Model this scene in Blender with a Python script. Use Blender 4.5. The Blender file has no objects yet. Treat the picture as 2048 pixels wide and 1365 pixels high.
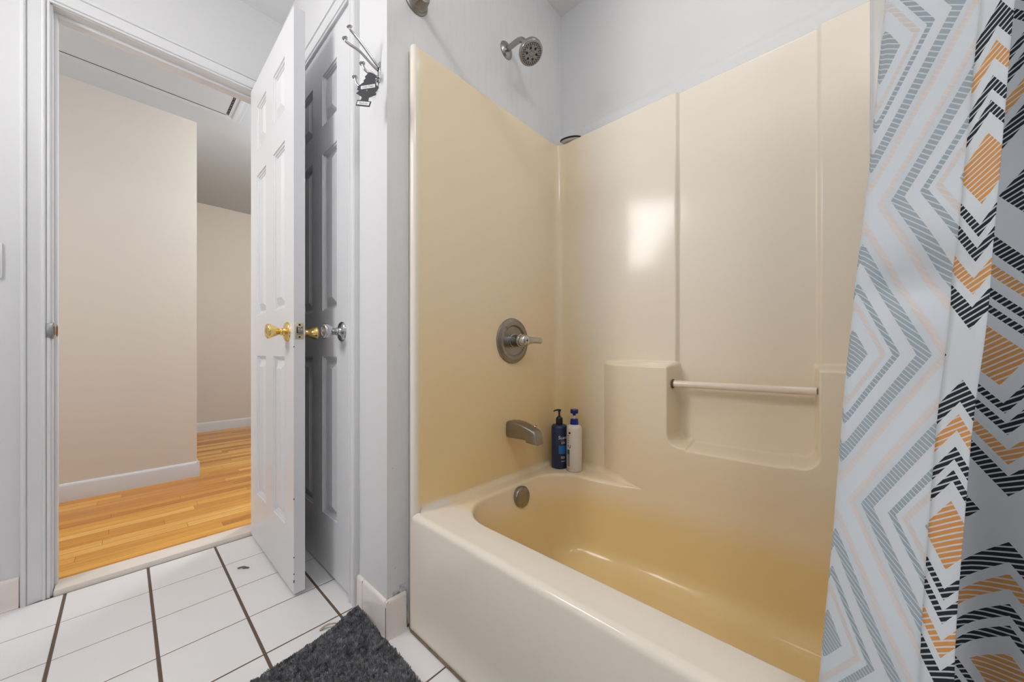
import bpy, bmesh, math, random
from mathutils import Vector, Matrix
random.seed(7)
R = math.radians
scene = bpy.context.scene
col = scene.collection

# ------------------------------------------------------------ camera, world, light, exposure
cam_d = bpy.data.cameras.new('camera')
cam_d.sensor_width = 36.0
cam_d.lens = 36.0 * 716.94 / 2048.0
cam_d.shift_y = 21.42 / 2048.0
cam_d.clip_start = 0.02
cam = bpy.data.objects.new('camera', cam_d)
col.objects.link(cam)
cam.location = (0, 0, 0.845)
cam.rotation_euler = (R(90), 0, R(42.692))
scene.camera = cam

world = bpy.data.worlds.new('world')
scene.world = world
world.use_nodes = True
world.node_tree.nodes['Background'].inputs[0].default_value = (0.75, 0.82, 0.9, 1)
world.node_tree.nodes['Background'].inputs[1].default_value = 0.3

def lamp(name, kind, loc, energy, color=(1, 1, 1), size=0.2, size_y=None, rot=(0, 0, 0)):
    d = bpy.data.lights.new(name, kind)
    d.energy = energy
    d.color = color
    if kind == 'AREA':
        d.shape = 'RECTANGLE' if size_y else 'SQUARE'
        d.size = size
        if size_y: d.size_y = size_y
    else:
        d.shadow_soft_size = size
    o = bpy.data.objects.new(name, d)
    col.objects.link(o)
    o.location = loc
    o.rotation_euler = rot
    return o

# the vanity fixture over the basin on the near wall, added ceiling and shower fills, the daylight window, the hall lamps
LIGHTS = {
    'vanity_lamp': lambda e: lamp('vanity_lamp', 'AREA', (-1.40, -0.93, 2.02), e, (1.0, 0.99, 0.985), 0.48, 0.62, (R(74), 0, R(-32))),
    'ceiling_fill': lambda e: lamp('ceiling_fill', 'POINT', (0.25, 0.12, 2.30), e, (0.98, 0.99, 1.0), 0.06),  # unseen point source, added to fill the room from the right
    'shower_fill': lambda e: lamp('shower_fill', 'AREA', (-0.20, 0.90, 2.425), e, (1.0, 0.99, 0.97), 0.22, 0.22, (0, 0, 0)),  # unseen downlight, added to brighten the rim and tub
    'daylight': lambda e: lamp('daylight', 'AREA', (0.45, -0.97, 1.5), e, (0.92, 0.96, 1.0), 0.28, 0.9, (R(90), 0, R(20))),
    'hall_lamp': lambda e: lamp('hall_lamp', 'POINT', (-2.72, 1.35, 2.15), e, (0.93, 0.97, 1.0), 0.12),
    'hall_daylight': lambda e: lamp('hall_daylight', 'AREA', (-2.65, -1.5, 1.4), e, (0.95, 0.97, 1.0), 0.8, 1.2, (R(90), 0, 0)),
}
POWER = {'vanity_lamp': 16.5, 'ceiling_fill': 8.5, 'shower_fill': 0.9, 'daylight': 2.0, 'hall_lamp': 38, 'hall_daylight': 11}
for k_ in POWER: LIGHTS[k_](POWER[k_])

vs = scene.view_settings
vs.view_transform = 'Standard'
vs.look = 'None'
vs.gamma = 1.0
vs.use_curve_mapping = False
vs.exposure = 0.24

# ------------------------------------------------------------ helpers
def empty(name, loc, rot=(0, 0, 0)):
    o = bpy.data.objects.new(name, None)
    o.empty_display_size = 0.05
    col.objects.link(o)
    o.location = loc
    o.rotation_euler = rot
    return o

def tag(o, label=None, cat=None, group=None, kind=None):
    if label: o['label'] = label
    if cat: o['category'] = cat
    if group: o['group'] = group
    if kind: o['kind'] = kind
    return o

def frame_of(axis):
    a = Vector(axis).normalized()
    t = Vector((0, 0, 1)) if abs(a.z) < 0.9 else Vector((1, 0, 0))
    u = t.cross(a).normalized()
    return a, u, a.cross(u)

class MB:
    """collects shapes and links them as one mesh object"""
    def __init__(s):
        s.v = []; s.f = []; s.m = []
    def add(s, vs_, fs, mi=0):
        b = len(s.v)
        s.v += [tuple(p) for p in vs_]
        for f in fs:
            s.f.append(tuple(b + i for i in f)); s.m.append(mi)
        return s
    def box(s, x0, x1, y0, y1, z0, z1, bev=0.0, mi=0, seg=2):
        bm = bmesh.new()
        r = bmesh.ops.create_cube(bm, size=1)
        for v in bm.verts:
            v.co = Vector(((x0 + x1) / 2 + v.co.x * (x1 - x0), (y0 + y1) / 2 + v.co.y * (y1 - y0), (z0 + z1) / 2 + v.co.z * (z1 - z0)))
        if bev > 0:
            bmesh.ops.bevel(bm, geom=list(bm.edges), offset=bev, segments=seg, profile=0.5, affect='EDGES')
        bm.verts.index_update()
        s.add([v.co[:] for v in bm.verts], [[v.index for v in f.verts] for f in bm.faces], mi)
        bm.free()
        return s
    def grid(s, rows, closed_u=False, closed_v=False, mi=0, flip=False):
        n = len(rows[0]); pts = [p for r in rows for p in r]; fs = []
        R_ = len(rows)
        for i in range(R_ if closed_v else R_ - 1):
            for j in range(n if closed_u else n - 1):
                a = i * n + j; b = i * n + (j + 1) % n
                c = ((i + 1) % R_) * n + (j + 1) % n; d = ((i + 1) % R_) * n + j
                fs.append((a, d, c, b) if flip else (a, b, c, d))
        return s.add(pts, fs, mi)
    def lathe(s, prof, origin, axis, seg=40, mi=0, cap=True, scale=(1, 1)):
        a, u, w = frame_of(axis); o = Vector(origin); rows = []
        for r, h in prof:
            rows.append([o + a * h + u * (r * scale[0] * math.cos(2 * math.pi * k / seg)) + w * (r * scale[1] * math.sin(2 * math.pi * k / seg)) for k in range(seg)])
        s.grid(rows, closed_u=True, mi=mi)
        if cap:
            s.add(rows[0], [tuple(reversed(range(seg)))], mi)
            s.add(rows[-1], [tuple(range(seg))], mi)
        return s
    def tube(s, path, rad, seg=14, mi=0, cap=True, squash=1.0):
        P = [Vector(p) for p in path]; n = len(P)
        rr = rad if isinstance(rad, (list, tuple)) else [rad] * n
        T = [(P[min(i + 1, n - 1)] - P[max(i - 1, 0)]).normalized() for i in range(n)]
        _, u, _ = frame_of(T[0]); rows = []
        for i in range(n):
            u = (u - T[i] * u.dot(T[i])).normalized(); w = T[i].cross(u)
            rows.append([P[i] + u * (rr[i] * math.cos(2 * math.pi * k / seg)) + w * (rr[i] * squash * math.sin(2 * math.pi * k / seg)) for k in range(seg)])
        s.grid(rows, closed_u=True, mi=mi)
        if cap:
            s.add(rows[0], [tuple(reversed(range(seg)))], mi)
            s.add(rows[-1], [tuple(range(seg))], mi)
        return s
    def prism(s, poly, a, b, mi=0):
        """poly: list of 3d points (planar), swept by vectors a..b"""
        A = [Vector(p) + Vector(a) for p in poly]; B = [Vector(p) + Vector(b) for p in poly]; n = len(poly)
        s.add(A + B, [tuple(reversed(range(n))), tuple(range(n, 2 * n))] + [(i, (i + 1) % n, n + (i + 1) % n, n + i) for i in range(n)], mi)
        return s
    def build(s, name, mats, parent=None, smooth=True, angle=38, fix=True):
        me = bpy.data.meshes.new(name)
        me.from_pydata(s.v, [], s.f)
        if not isinstance(mats, (list, tuple)): mats = [mats]
        for m in mats: me.materials.append(m)
        if len(mats) > 1: me.polygons.foreach_set('material_index', s.m)
        me.validate()
        if fix:
            bm = bmesh.new(); bm.from_mesh(me)
            bmesh.ops.remove_doubles(bm, verts=bm.verts, dist=1e-6)
            bmesh.ops.recalc_face_normals(bm, faces=bm.faces)
            bm.to_mesh(me); bm.free()
        if smooth:
            me.shade_smooth()
            me.set_sharp_from_angle(angle=R(angle))
        o = bpy.data.objects.new(name, me)
        col.objects.link(o)
        if parent is not None:
            o.parent = parent
            o.matrix_parent_inverse = Matrix.Translation(-Vector(parent.location)) if parent.rotation_euler.z == 0 else (Matrix.Translation(Vector(parent.location)) @ parent.rotation_euler.to_matrix().to_4x4()).inverted()
        return o

def smoothpath(pts, n=8):
    """catmull-rom"""
    P = [Vector(p) for p in pts]; P = [2 * P[0] - P[1]] + P + [2 * P[-1] - P[-2]]; out = []
    for i in range(1, len(P) - 2):
        for k in range(n):
            t = k / n
            out.append(0.5 * ((2 * P[i]) + (P[i + 1] - P[i - 1]) * t + (2 * P[i - 1] - 5 * P[i] + 4 * P[i + 1] - P[i + 2]) * t * t + (3 * P[i] - P[i - 1] - 3 * P[i + 1] + P[i + 2]) * t ** 3))
    out.append(P[-2])
    return out

def text_geo(body, size, shear=0.0, extrude=0.0002):
    c = bpy.data.curves.new('lettering', 'FONT')
    c.body = body; c.size = size; c.shear = shear; c.extrude = extrude
    c.align_x = 'CENTER'; c.align_y = 'CENTER'; c.resolution_u = 3
    o = bpy.data.objects.new('lettering', c)
    col.objects.link(o)
    bpy.context.view_layer.update()
    me = bpy.data.meshes.new_from_object(o.evaluated_get(bpy.context.evaluated_depsgraph_get()))
    vs_ = [v.co.copy() for v in me.vertices]; fs = [tuple(p.vertices) for p in me.polygons]
    bpy.data.objects.remove(o); bpy.data.meshes.remove(me); bpy.data.curves.remove(c)
    return vs_, fs

def sstep(a, b, x):
    t = (x - a) / (b - a); t = max(0.0, min(1.0, t))
    return t * t * (3 - 2 * t)

# ------------------------------------------------------------ materials
def srgb(r, g, b):
    f = lambda c: (c / 255 / 12.92) if c / 255 <= 0.04045 else ((c / 255 + 0.055) / 1.055) ** 2.4
    return (f(r), f(g), f(b), 1)

class NT:
    def __init__(s, mat): s.nt = mat.node_tree
    def n(s, t, **kw):
        nd = s.nt.nodes.new(t)
        for k, v in kw.items(): setattr(nd, k, v)
        return nd
    def link(s, a, b): s.nt.links.new(a, b)
    def math(s, op, a, b=None, c=None):
        nd = s.n('ShaderNodeMath', operation=op)
        for i, x in enumerate((a, b, c)):
            if x is None: continue
            if isinstance(x, (int, float)): nd.inputs[i].default_value = x
            else: s.link(x, nd.inputs[i])
        return nd.outputs[0]
    def mix(s, fac, a, b):
        nd = s.n('ShaderNodeMix', data_type='RGBA')
        for i, x in ((0, fac), (6, a), (7, b)):
            if isinstance(x, (int, float)): nd.inputs[i].default_value = x
            elif isinstance(x, tuple): nd.inputs[i].default_value = x
            else: s.link(x, nd.inputs[i])
        return nd.outputs[2]
    def noise(s, vec, scale, detail=3, rough=0.55):
        nd = s.n('ShaderNodeTexNoise'); nd.inputs['Scale'].default_value = scale
        nd.inputs['Detail'].default_value = detail; nd.inputs['Roughness'].default_value = rough
        if vec is not None: s.link(vec, nd.inputs['Vector'])
        return nd.outputs['Fac']
    def ramp(s, fac, stops, const=False):
        nd = s.n('ShaderNodeValToRGB'); cr = nd.color_ramp
        if const: cr.interpolation = 'CONSTANT'
        cr.elements[0].position, cr.elements[0].color = stops[0]
        cr.elements[1].position, cr.elements[1].color = stops[1]
        for p, c in stops[2:]:
            e = cr.elements.new(p); e.color = c
        s.link(fac, nd.inputs[0])
        return nd.outputs[0]
    def bump(s, h, strength=0.2, dist=0.002):
        nd = s.n('ShaderNodeBump'); nd.inputs['Strength'].default_value = strength; nd.inputs['Distance'].default_value = dist
        s.link(h, nd.inputs['Height'])
        s.link(nd.outputs[0], s.bsdf.inputs['Normal'])
    @property
    def bsdf(s): return s.nt.nodes['Principled BSDF']

def mat(name, color, rough=0.5, metal=0.0, spec=0.5, coat=0.0, var=0.0, vscale=6.0, bump=0.0, bscale=200.0, trans=0.0, alpha=1.0):
    m = bpy.data.materials.new(name); m.use_nodes = True
    b = m.node_tree.nodes['Principled BSDF']
    b.inputs['Base Color'].default_value = color
    b.inputs['Roughness'].default_value = rough
    b.inputs['Metallic'].default_value = metal
    b.inputs['Specular IOR Level'].default_value = spec
    b.inputs['Coat Weight'].default_value = coat
    b.inputs['Coat Roughness'].default_value = 0.05
    b.inputs['Transmission Weight'].default_value = trans
    b.inputs['Alpha'].default_value = alpha
    T = NT(m)
    tc = T.n('ShaderNodeTexCoord').outputs['Object']
    if var > 0:
        f = T.noise(tc, vscale, 4)
        dark = tuple(c * (1 - var) for c in color[:3]) + (1,)
        T.link(T.mix(f, dark, color), b.inputs['Base Color'])
    if bump > 0:
        T.bump(T.noise(tc, bscale, 2), bump, 0.001)
    return m

M = {}
M['paint'] = mat('white_wall_paint', (0.745, 0.745, 0.75, 1), 0.55, var=0.05, vscale=2.5, bump=0.06, bscale=90)
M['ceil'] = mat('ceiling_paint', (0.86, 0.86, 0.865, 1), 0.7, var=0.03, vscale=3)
M['trim'] = mat('white_gloss_trim', (0.765, 0.765, 0.775, 1), 0.32, var=0.05, vscale=9)
M['door'] = mat('white_door_paint', (0.76, 0.76, 0.775, 1), 0.33, var=0.03, vscale=4, bump=0.03, bscale=120)
M['hallwall'] = mat('beige_wall_paint', srgb(216, 208, 197), 0.6, var=0.05, vscale=2.2, bump=0.05, bscale=80)
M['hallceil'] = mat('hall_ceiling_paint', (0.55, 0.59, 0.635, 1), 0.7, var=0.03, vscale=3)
M['hallbase'] = mat('hall_baseboard_paint', srgb(214, 216, 220), 0.4, var=0.03)
M['grout'] = mat('grout', srgb(112, 94, 80), 0.9, var=0.25, vscale=30)
M['tile'] = mat('white_floor_tile', srgb(240, 238, 237), 0.22, var=0.05, vscale=3.0, bump=0.02, bscale=60)
M['basetile'] = mat('cream_bullnose_tile', srgb(240, 230, 225), 0.14, var=0.03, coat=0.2)
M['marble'] = mat('cream_marble', srgb(244, 232, 220), 0.3, var=0.16, vscale=14)
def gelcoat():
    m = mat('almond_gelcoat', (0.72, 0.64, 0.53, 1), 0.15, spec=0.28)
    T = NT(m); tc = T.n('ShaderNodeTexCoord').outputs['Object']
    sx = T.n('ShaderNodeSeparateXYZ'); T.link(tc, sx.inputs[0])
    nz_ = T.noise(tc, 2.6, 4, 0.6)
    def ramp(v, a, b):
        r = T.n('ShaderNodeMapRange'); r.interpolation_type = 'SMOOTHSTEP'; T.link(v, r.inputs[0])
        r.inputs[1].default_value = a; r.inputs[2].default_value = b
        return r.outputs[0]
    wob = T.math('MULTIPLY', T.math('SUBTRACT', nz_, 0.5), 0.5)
    low_tint = T.math('MULTIPLY', ramp(T.math('ADD', sx.outputs[2], wob), 1.35, 0.1), 0.58)     # yellower towards the bottom
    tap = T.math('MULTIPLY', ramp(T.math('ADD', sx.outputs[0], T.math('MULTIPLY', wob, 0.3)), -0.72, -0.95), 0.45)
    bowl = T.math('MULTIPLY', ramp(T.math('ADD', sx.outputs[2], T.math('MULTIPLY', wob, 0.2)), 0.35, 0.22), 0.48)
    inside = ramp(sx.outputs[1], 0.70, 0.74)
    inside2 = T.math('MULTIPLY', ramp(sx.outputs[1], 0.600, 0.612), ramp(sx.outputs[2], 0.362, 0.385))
    st = T.math('ADD', T.math('ADD', T.math('MULTIPLY', low_tint, T.math('MAXIMUM', inside, inside2)), T.math('MULTIPLY', bowl, inside)), T.math('MULTIPLY', tap, inside2))
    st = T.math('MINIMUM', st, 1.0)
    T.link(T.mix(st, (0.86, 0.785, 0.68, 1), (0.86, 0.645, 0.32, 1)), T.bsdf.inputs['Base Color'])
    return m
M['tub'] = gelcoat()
M['chrome'] = mat('chrome', (0.52, 0.52, 0.53, 1), 0.09, 1.0)
M['brass'] = mat('polished_brass', (0.86, 0.62, 0.24, 1), 0.12, 1.0)
M['nickel'] = mat('aged_brushed_nickel', (0.36, 0.34, 0.315, 1), 0.30, 1.0, var=0.3, vscale=60)
M['steel'] = mat('dull_steel', (0.40, 0.40, 0.405, 1), 0.25, 1.0, var=0.15, vscale=50)
M['dark'] = mat('black_rubber', (0.012, 0.012, 0.013, 1), 0.5)
M['hole'] = mat('dark_hole', (0.02, 0.02, 0.022, 1), 0.8)
M['navy'] = mat('navy_plastic', srgb(30, 44, 82), 0.3, coat=0.1)
M['black_plastic'] = mat('black_plastic', (0.012, 0.014, 0.02, 1), 0.35)
M['white_plastic'] = mat('white_plastic', srgb(222, 214, 206), 0.35)
M['blue_plastic'] = mat('royal_blue_plastic', srgb(16, 34, 128), 0.3)
M['print_white'] = mat('white_print', (0.8, 0.8, 0.8, 1), 0.5)
M['print_blue'] = mat('blue_print', srgb(40, 105, 175), 0.4)
M['print_teal'] = mat('teal_print', srgb(25, 95, 92), 0.4)
M['print_grey'] = mat('grey_print', srgb(140, 142, 150), 0.5)
M['print_dark'] = mat('dark_print', srgb(30, 32, 40), 0.5)
M['card'] = mat('charcoal_card', srgb(66, 67, 72), 0.7, var=0.15, vscale=150)
M['acrylic'] = mat('cloudy_acrylic', srgb(236, 220, 203), 0.12, coat=0.4)
M['caulk'] = mat('stained_caulk', srgb(150, 130, 98), 0.7, var=0.8, vscale=60)
M['wood_raw'] = mat('chipped_wood', srgb(190, 140, 85), 0.8, var=0.4, vscale=120)
M['lint'] = mat('grey_lint', srgb(105, 106, 108), 0.9)
M['paper'] = mat('crumpled_paper', srgb(196, 178, 150), 0.8, var=0.4, vscale=100)
M['globe'] = mat('opal_glass', (0.9, 0.9, 0.88, 1), 0.2)

def wall_scuffed():
    m = mat('scuffed_wall_paint', (0.80, 0.80, 0.80, 1), 0.5)
    T = NT(m); tc = T.n('ShaderNodeTexCoord').outputs['Object']
    mp = T.n('ShaderNodeMapping'); mp.inputs['Scale'].default_value = (60, 60, 9); T.link(tc, mp.inputs[0])
    st = T.noise(mp.outputs[0], 1.0, 5, 0.6)
    sp = T.noise(tc, 55, 2, 0.5)
    f1 = T.ramp(st, [(0.45, (0.745, 0.745, 0.75, 1)), (0.75, (0.71, 0.712, 0.72, 1))])
    sc = T.ramp(sp, [(0.76, (0, 0, 0, 1)), (0.82, (1, 1, 1, 1))])
    c1 = T.mix(sc, f1, (0.45, 0.46, 0.47, 1))
    sz = T.n('ShaderNodeSeparateXYZ'); T.link(tc, sz.inputs[0])
    gz = T.n('ShaderNodeMapRange'); T.link(sz.outputs[2], gz.inputs[0]); gz.inputs[1].default_value = 0.24; gz.inputs[2].default_value = 0.112
    gn = T.noise(tc, 38, 5, 0.7)
    gm = T.ramp(T.math('MULTIPLY', gn, T.math('POWER', gz.outputs[0], 1.6)), [(0.40, (0, 0, 0, 1)), (0.62, (1, 1, 1, 1))])
    T.link(T.mix(gm, c1, (0.22, 0.23, 0.24, 1)), T.bsdf.inputs['Base Color'])
    return m
M['scuff'] = wall_scuffed()

def wood_floor():
    m = mat('oak_strip_floor', (0.5, 0.3, 0.1, 1), 0.28)
    T = NT(m); tc = T.n('ShaderNodeTexCoord').outputs['Object']
    sx = T.n('ShaderNodeSeparateXYZ'); T.link(tc, sx.inputs[0])
    xs = T.math('DIVIDE', sx.outputs[0], 0.057)
    strip = T.math('FLOOR', xs)
    fx = T.math('FRACT', xs)
    wn = T.n('ShaderNodeTexWhiteNoise', noise_dimensions='1D'); T.link(strip, wn.inputs['W'])
    off = T.math('MULTIPLY', wn.outputs['Value'], 7.0)
    ys = T.math('ADD', T.math('DIVIDE', sx.outputs[1], 0.85), off)
    pl = T.math('FLOOR', ys); fy = T.math('FRACT', ys)
    cv = T.n('ShaderNodeCombineXYZ'); T.link(strip, cv.inputs[0]); T.link(pl, cv.inputs[1])
    w2 = T.n('ShaderNodeTexWhiteNoise', noise_dimensions='2D'); T.link(cv.outputs[0], w2.inputs['Vector'])
    base = T.ramp(w2.outputs['Value'], [(0.0, srgb(188, 118, 38)), (0.3, srgb(216, 148, 54)), (0.65, srgb(230, 166, 68)), (1.0, srgb(242, 188, 96))])
    gv = T.n('ShaderNodeCombineXYZ')
    T.link(T.math('MULTIPLY', sx.outputs[0], 70.0), gv.inputs[0])
    T.link(T.math('ADD', T.math('MULTIPLY', sx.outputs[1], 3.0), T.math('MULTIPLY', w2.outputs['Value'], 40.0)), gv.inputs[1])
    gr = T.noise(gv.outputs[0], 1.0, 5, 0.6)
    g2 = T.ramp(gr, [(0.35, (0.62, 0.52, 0.42, 1)), (0.62, (1, 1, 1, 1))])
    mx = T.n('ShaderNodeMix', data_type='RGBA', blend_type='MULTIPLY'); mx.inputs[0].default_value = 0.55
    T.link(base, mx.inputs[6]); T.link(g2, mx.inputs[7])
    gap = T.math('MAXIMUM', T.math('LESS_THAN', fx, 0.022), T.math('LESS_THAN', fy, 0.0014))
    T.link(T.mix(gap, mx.outputs[2], srgb(92, 52, 22)), T.bsdf.inputs['Base Color'])
    return m
M['wood'] = wood_floor()

def curtain_mat(name, reverse):
    m = mat(name, (0.8, 0.8, 0.8, 1), 0.75, spec=0.25)
    T = NT(m)
    uv = T.n('ShaderNodeUVMap', uv_map='UVMap').outputs[0]
    sx = T.n('ShaderNodeSeparateXYZ'); T.link(uv, sx.inputs[0])
    u, v = sx.outputs[0], sx.outputs[1]
    p = T.math('DIVIDE', T.math('SUBTRACT', u, 0.010), 0.105)
    q = T.math('DIVIDE', T.math('SUBTRACT', v, 0.676), 0.166)
    def cell(a):
        return T.math('ABSOLUTE', T.math('SUBTRACT', T.math('FRACT', T.math('ADD', T.math('MULTIPLY', a, 0.5), 0.5)), 0.5))
    d = T.math('MULTIPLY', T.math('MAXIMUM', cell(T.math('ADD', p, q)), cell(T.math('SUBTRACT', p, q))), 2.0)
    if reverse:
        W, O, K, G = (0.80, 0.85, 0.90, 1), srgb(238, 228, 224), srgb(176, 190, 199), srgb(176, 190, 199)
    else:
        W, O, K, G = (0.82, 0.86, 0.90, 1), srgb(232, 170, 104), srgb(48, 54, 62), srgb(200, 206, 212)
    if reverse:
        bands = [(0.0, G), (0.17, W), (0.30, O), (0.36, W), (0.42, K), (0.49, W), (0.63, K), (0.76, W), (0.83, O), (0.91, W)]
    else:
        bands = [(0.0, O), (0.19, W), (0.30, K), (0.36, W), (0.42, K), (0.49, W), (0.58, O), (0.67, W), (0.74, K), (0.86, W)]
    r = T.ramp(d, bands, const=True)
    hs = T.math('FRACT', T.math('MULTIPLY', T.math('ADD', T.math('MULTIPLY', u, 0.75), T.math('MULTIPLY', v, -1.0)), 185.0))
    hm = T.math('LESS_THAN', hs, 0.30 if not reverse else 0.24)
    wv = T.math('FRACT', T.math('MULTIPLY', T.math('ADD', T.math('MULTIPLY', u, 0.15), v), 420.0))
    r2 = T.mix(T.math('MULTIPLY', hm, 0.85), r, W)
    T.link(r2, T.bsdf.inputs['Base Color'])
    T.bump(wv, 0.12, 0.0006)
    tr = T.n('ShaderNodeBsdfTranslucent'); T.link(r2, tr.inputs[0])
    ms = T.n('ShaderNodeMixShader'); ms.inputs[0].default_value = 0.28
    T.link(T.bsdf.outputs[0], ms.inputs[1]); T.link(tr.outputs[0], ms.inputs[2])
    T.link(ms.outputs[0], T.nt.nodes['Material Output'].inputs[0])
    return m
M['curtain_front'] = curtain_mat('printed_curtain_face', False)
M['curtain_back'] = curtain_mat('printed_curtain_reverse', True)

def liner_mat():
    m = mat('clear_vinyl_liner', (0.85, 0.88, 0.9, 1), 0.25)
    T = NT(m)
    tp = T.n('ShaderNodeBsdfTransparent'); tp.inputs[0].default_value = (0.95, 0.96, 0.97, 1)
    ms = T.n('ShaderNodeMixShader'); ms.inputs[0].default_value = 0.4
    T.link(tp.outputs[0], ms.inputs[1]); T.link(T.bsdf.outputs[0], ms.inputs[2])
    T.link(ms.outputs[0], T.nt.nodes['Material Output'].inputs[0])
    return m
M['liner'] = liner_mat()

def rug_mat():
    m = mat('charcoal_shag', (0.03, 0.03, 0.033, 1), 0.9, spec=0.2)
    T = NT(m); tc = T.n('ShaderNodeTexCoord').outputs['Object']
    f = T.noise(tc, 42, 4, 0.65)
    T.link(T.ramp(f, [(0.32, (0.14, 0.14, 0.15, 1)), (0.68, (0.34, 0.34, 0.36, 1))]), T.bsdf.inputs['Base Color'])
    return m
M['rug'] = rug_mat()

# ------------------------------------------------------------ room shell
CEIL = 2.44
XL, XF = -2.01, -0.988            # doorway wall face, faucet wall face
YC, YB = 0.527, 1.415             # closet wall face, wall behind the tub
XR, YN = 0.60, -1.00              # far end of the tub, near wall with the basin
HX, HFX, HC, HZ = -3.168, -4.854, 2.375, 0.016

def struct(o, label, cat):
    return tag(o, label, cat, kind='structure')

# tiled floor: raised tiles on a grout bed
fl = MB()
fl.box(-2.02, XR, YN, 0.60, -0.06, -0.0013, mi=1)
xl = [-1.794 + 0.2023 * (k - 1) for k in range(0, 14)]
yl = [-0.138 + 0.2033 * k for k in range(-5, 6)]
wx = {0: .004, 1: .0034, 2: .0034, 3: .0038, 4: .0052}
for i in range(len(xl) - 1):
    for j in range(len(yl) - 1):
        x0, x1 = xl[i] + wx.get(i, .0045) / 2, xl[i + 1] - wx.get(i + 1, .0045) / 2
        y0, y1 = yl[j] + .0038, yl[j + 1] - .0038
        x0, x1, y0, y1 = max(x0, -2.005), min(x1, XR), max(y0, YN), min(y1, 0.595)
        if x1 - x0 < 0.01 or y1 - y0 < 0.01: continue
        b = 0.0014
        P = [(x0, y0, -b), (x1, y0, -b), (x1, y1, -b), (x0, y1, -b), (x0 + b, y0 + b, 0), (x1 - b, y0 + b, 0), (x1 - b, y1 - b, 0), (x0 + b, y1 - b, 0)]
        fl.add(P, [(4, 5, 6, 7), (0, 1, 5, 4), (1, 2, 6, 5), (2, 3, 7, 6), (3, 0, 4, 7)], 0)
struct(fl.build('floor', [M['tile'], M['grout']], smooth=False), 'white square floor tiles with brown grout in the bathroom', 'floor')

hf = MB().box(-4.90, -2.085, -1.6, 2.6, -0.05, HZ)
struct(hf.build('floor_hall', M['wood'], smooth=False), 'honey coloured oak strip floor in the hall beyond the doorway', 'floor')

w = MB()
w.box(-2.11, XL, -1.10, -0.178, -0.03, CEIL + .05)
w.box(-2.11, XL, -0.178, 0.446, 2.060, CEIL + .05)
w.box(-2.11, XL, 0.446, 1.50, -0.03, CEIL + .05)
struct(w.build('wall_left', M['paint'], smooth=False), 'white wall around the open doorway at the left', 'wall')

w = MB()
w.box(-2.01, -1.862, YC, 0.63, 0, CEIL + .02)
w.box(-1.862, -1.222, YC, 0.63, 2.052, CEIL + .02)
w.box(-1.222, XF, YC, 0.63, 0, CEIL + .02)
for i_, f_ in enumerate(w.f):
    if all(abs(w.v[k_][0] - XF) < 1e-6 for k_ in f_): w.m[i_] = 1
struct(w.build('wall_closet', [M['paint'], M['scuff']], smooth=False), 'narrow white wall holding the closet door, its corner beside the tub', 'wall')

w = MB().box(-1.10, XF, 0.63, 1.52, 0, CEIL + .02)
struct(w.build('wall_faucet', M['scuff'], smooth=False), 'scuffed grey-lit wall carrying the shower head at the end of the tub', 'wall')

# wall above the long side of the tub, with the plaster built out along the panel edge
w = MB()
prof = [(YB, CEIL + .02), (YB, 1.884), (1.4125, 1.872), (1.405, 1.862), (1.395, 1.853), (1.386, 1.843), (1.3805, 1.832), (1.378, 1.818), (1.378, 1.786), (1.378, 0.0), (1.52, 0.0), (1.52, CEIL + .02)]
w.prism([(0, y, z) for y, z in prof], (-1.1, 0, 0), (XR + .1, 0, 0))
struct(w.build('wall_back', M['paint'], angle=60), 'white wall above the long side of the tub surround', 'wall')

w = MB().box(XR, XR + .1, YN - .1, 1.52, 0, CEIL + .02)
struct(w.build('wall_right', M['paint'], smooth=False), 'white end wall behind the shower curtain', 'wall')
w = MB().box(-2.11, XR + .1, YN - .1, YN, 0, CEIL + .02)
struct(w.build('wall_near', M['paint'], smooth=False), 'white wall behind the camera', 'wall')
w = MB().box(-2.11, XR + .1, YN - .1, 1.52, CEIL, CEIL + .06)
struct(w.build('ceiling', M['ceil'], smooth=False), 'plain white bathroom ceiling', 'ceiling')

# hall
w = MB().box(-4.90, HX, -1.6, 0.332, 0, HC + .05)
struct(w.build('wall_hall_side', M['hallwall'], smooth=False), 'beige hall wall straight across from the doorway, ending at an outside corner', 'wall')
w = MB().box(-4.95, HFX, -1.6, 2.6, 0, HC + .05)
struct(w.build('wall_hall_far', M['hallwall'], smooth=False), 'farther beige hall wall seen past the corner beside the open door', 'wall')
w = MB().box(-4.90, -2.11, 2.6, 2.7, 0, HC + .05)
struct(w.build('wall_hall_end', M['hallwall'], smooth=False), 'beige wall closing the hall behind the bathroom door', 'wall')
w = MB().box(-3.2, -2.0, -1.7, -1.6, 0, HC + .05)
struct(w.build('wall_hall_start', M['hallwall'], smooth=False), 'beige wall closing the hall left of the doorway', 'wall')
w = MB().box(-2.11, -2.10, 1.50, 2.6, 0, HC + .05)
struct(w.build('wall_hall_near', M['hallwall'], smooth=False), 'beige hall wall behind the closet', 'wall')
w = MB().box(-4.95, -2.105, -1.6, 2.7, HC, HC + .06)
struct(w.build('ceiling_hall', M['hallceil'], smooth=False), 'grey-white hall ceiling around the attic hatch', 'ceiling')

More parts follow.
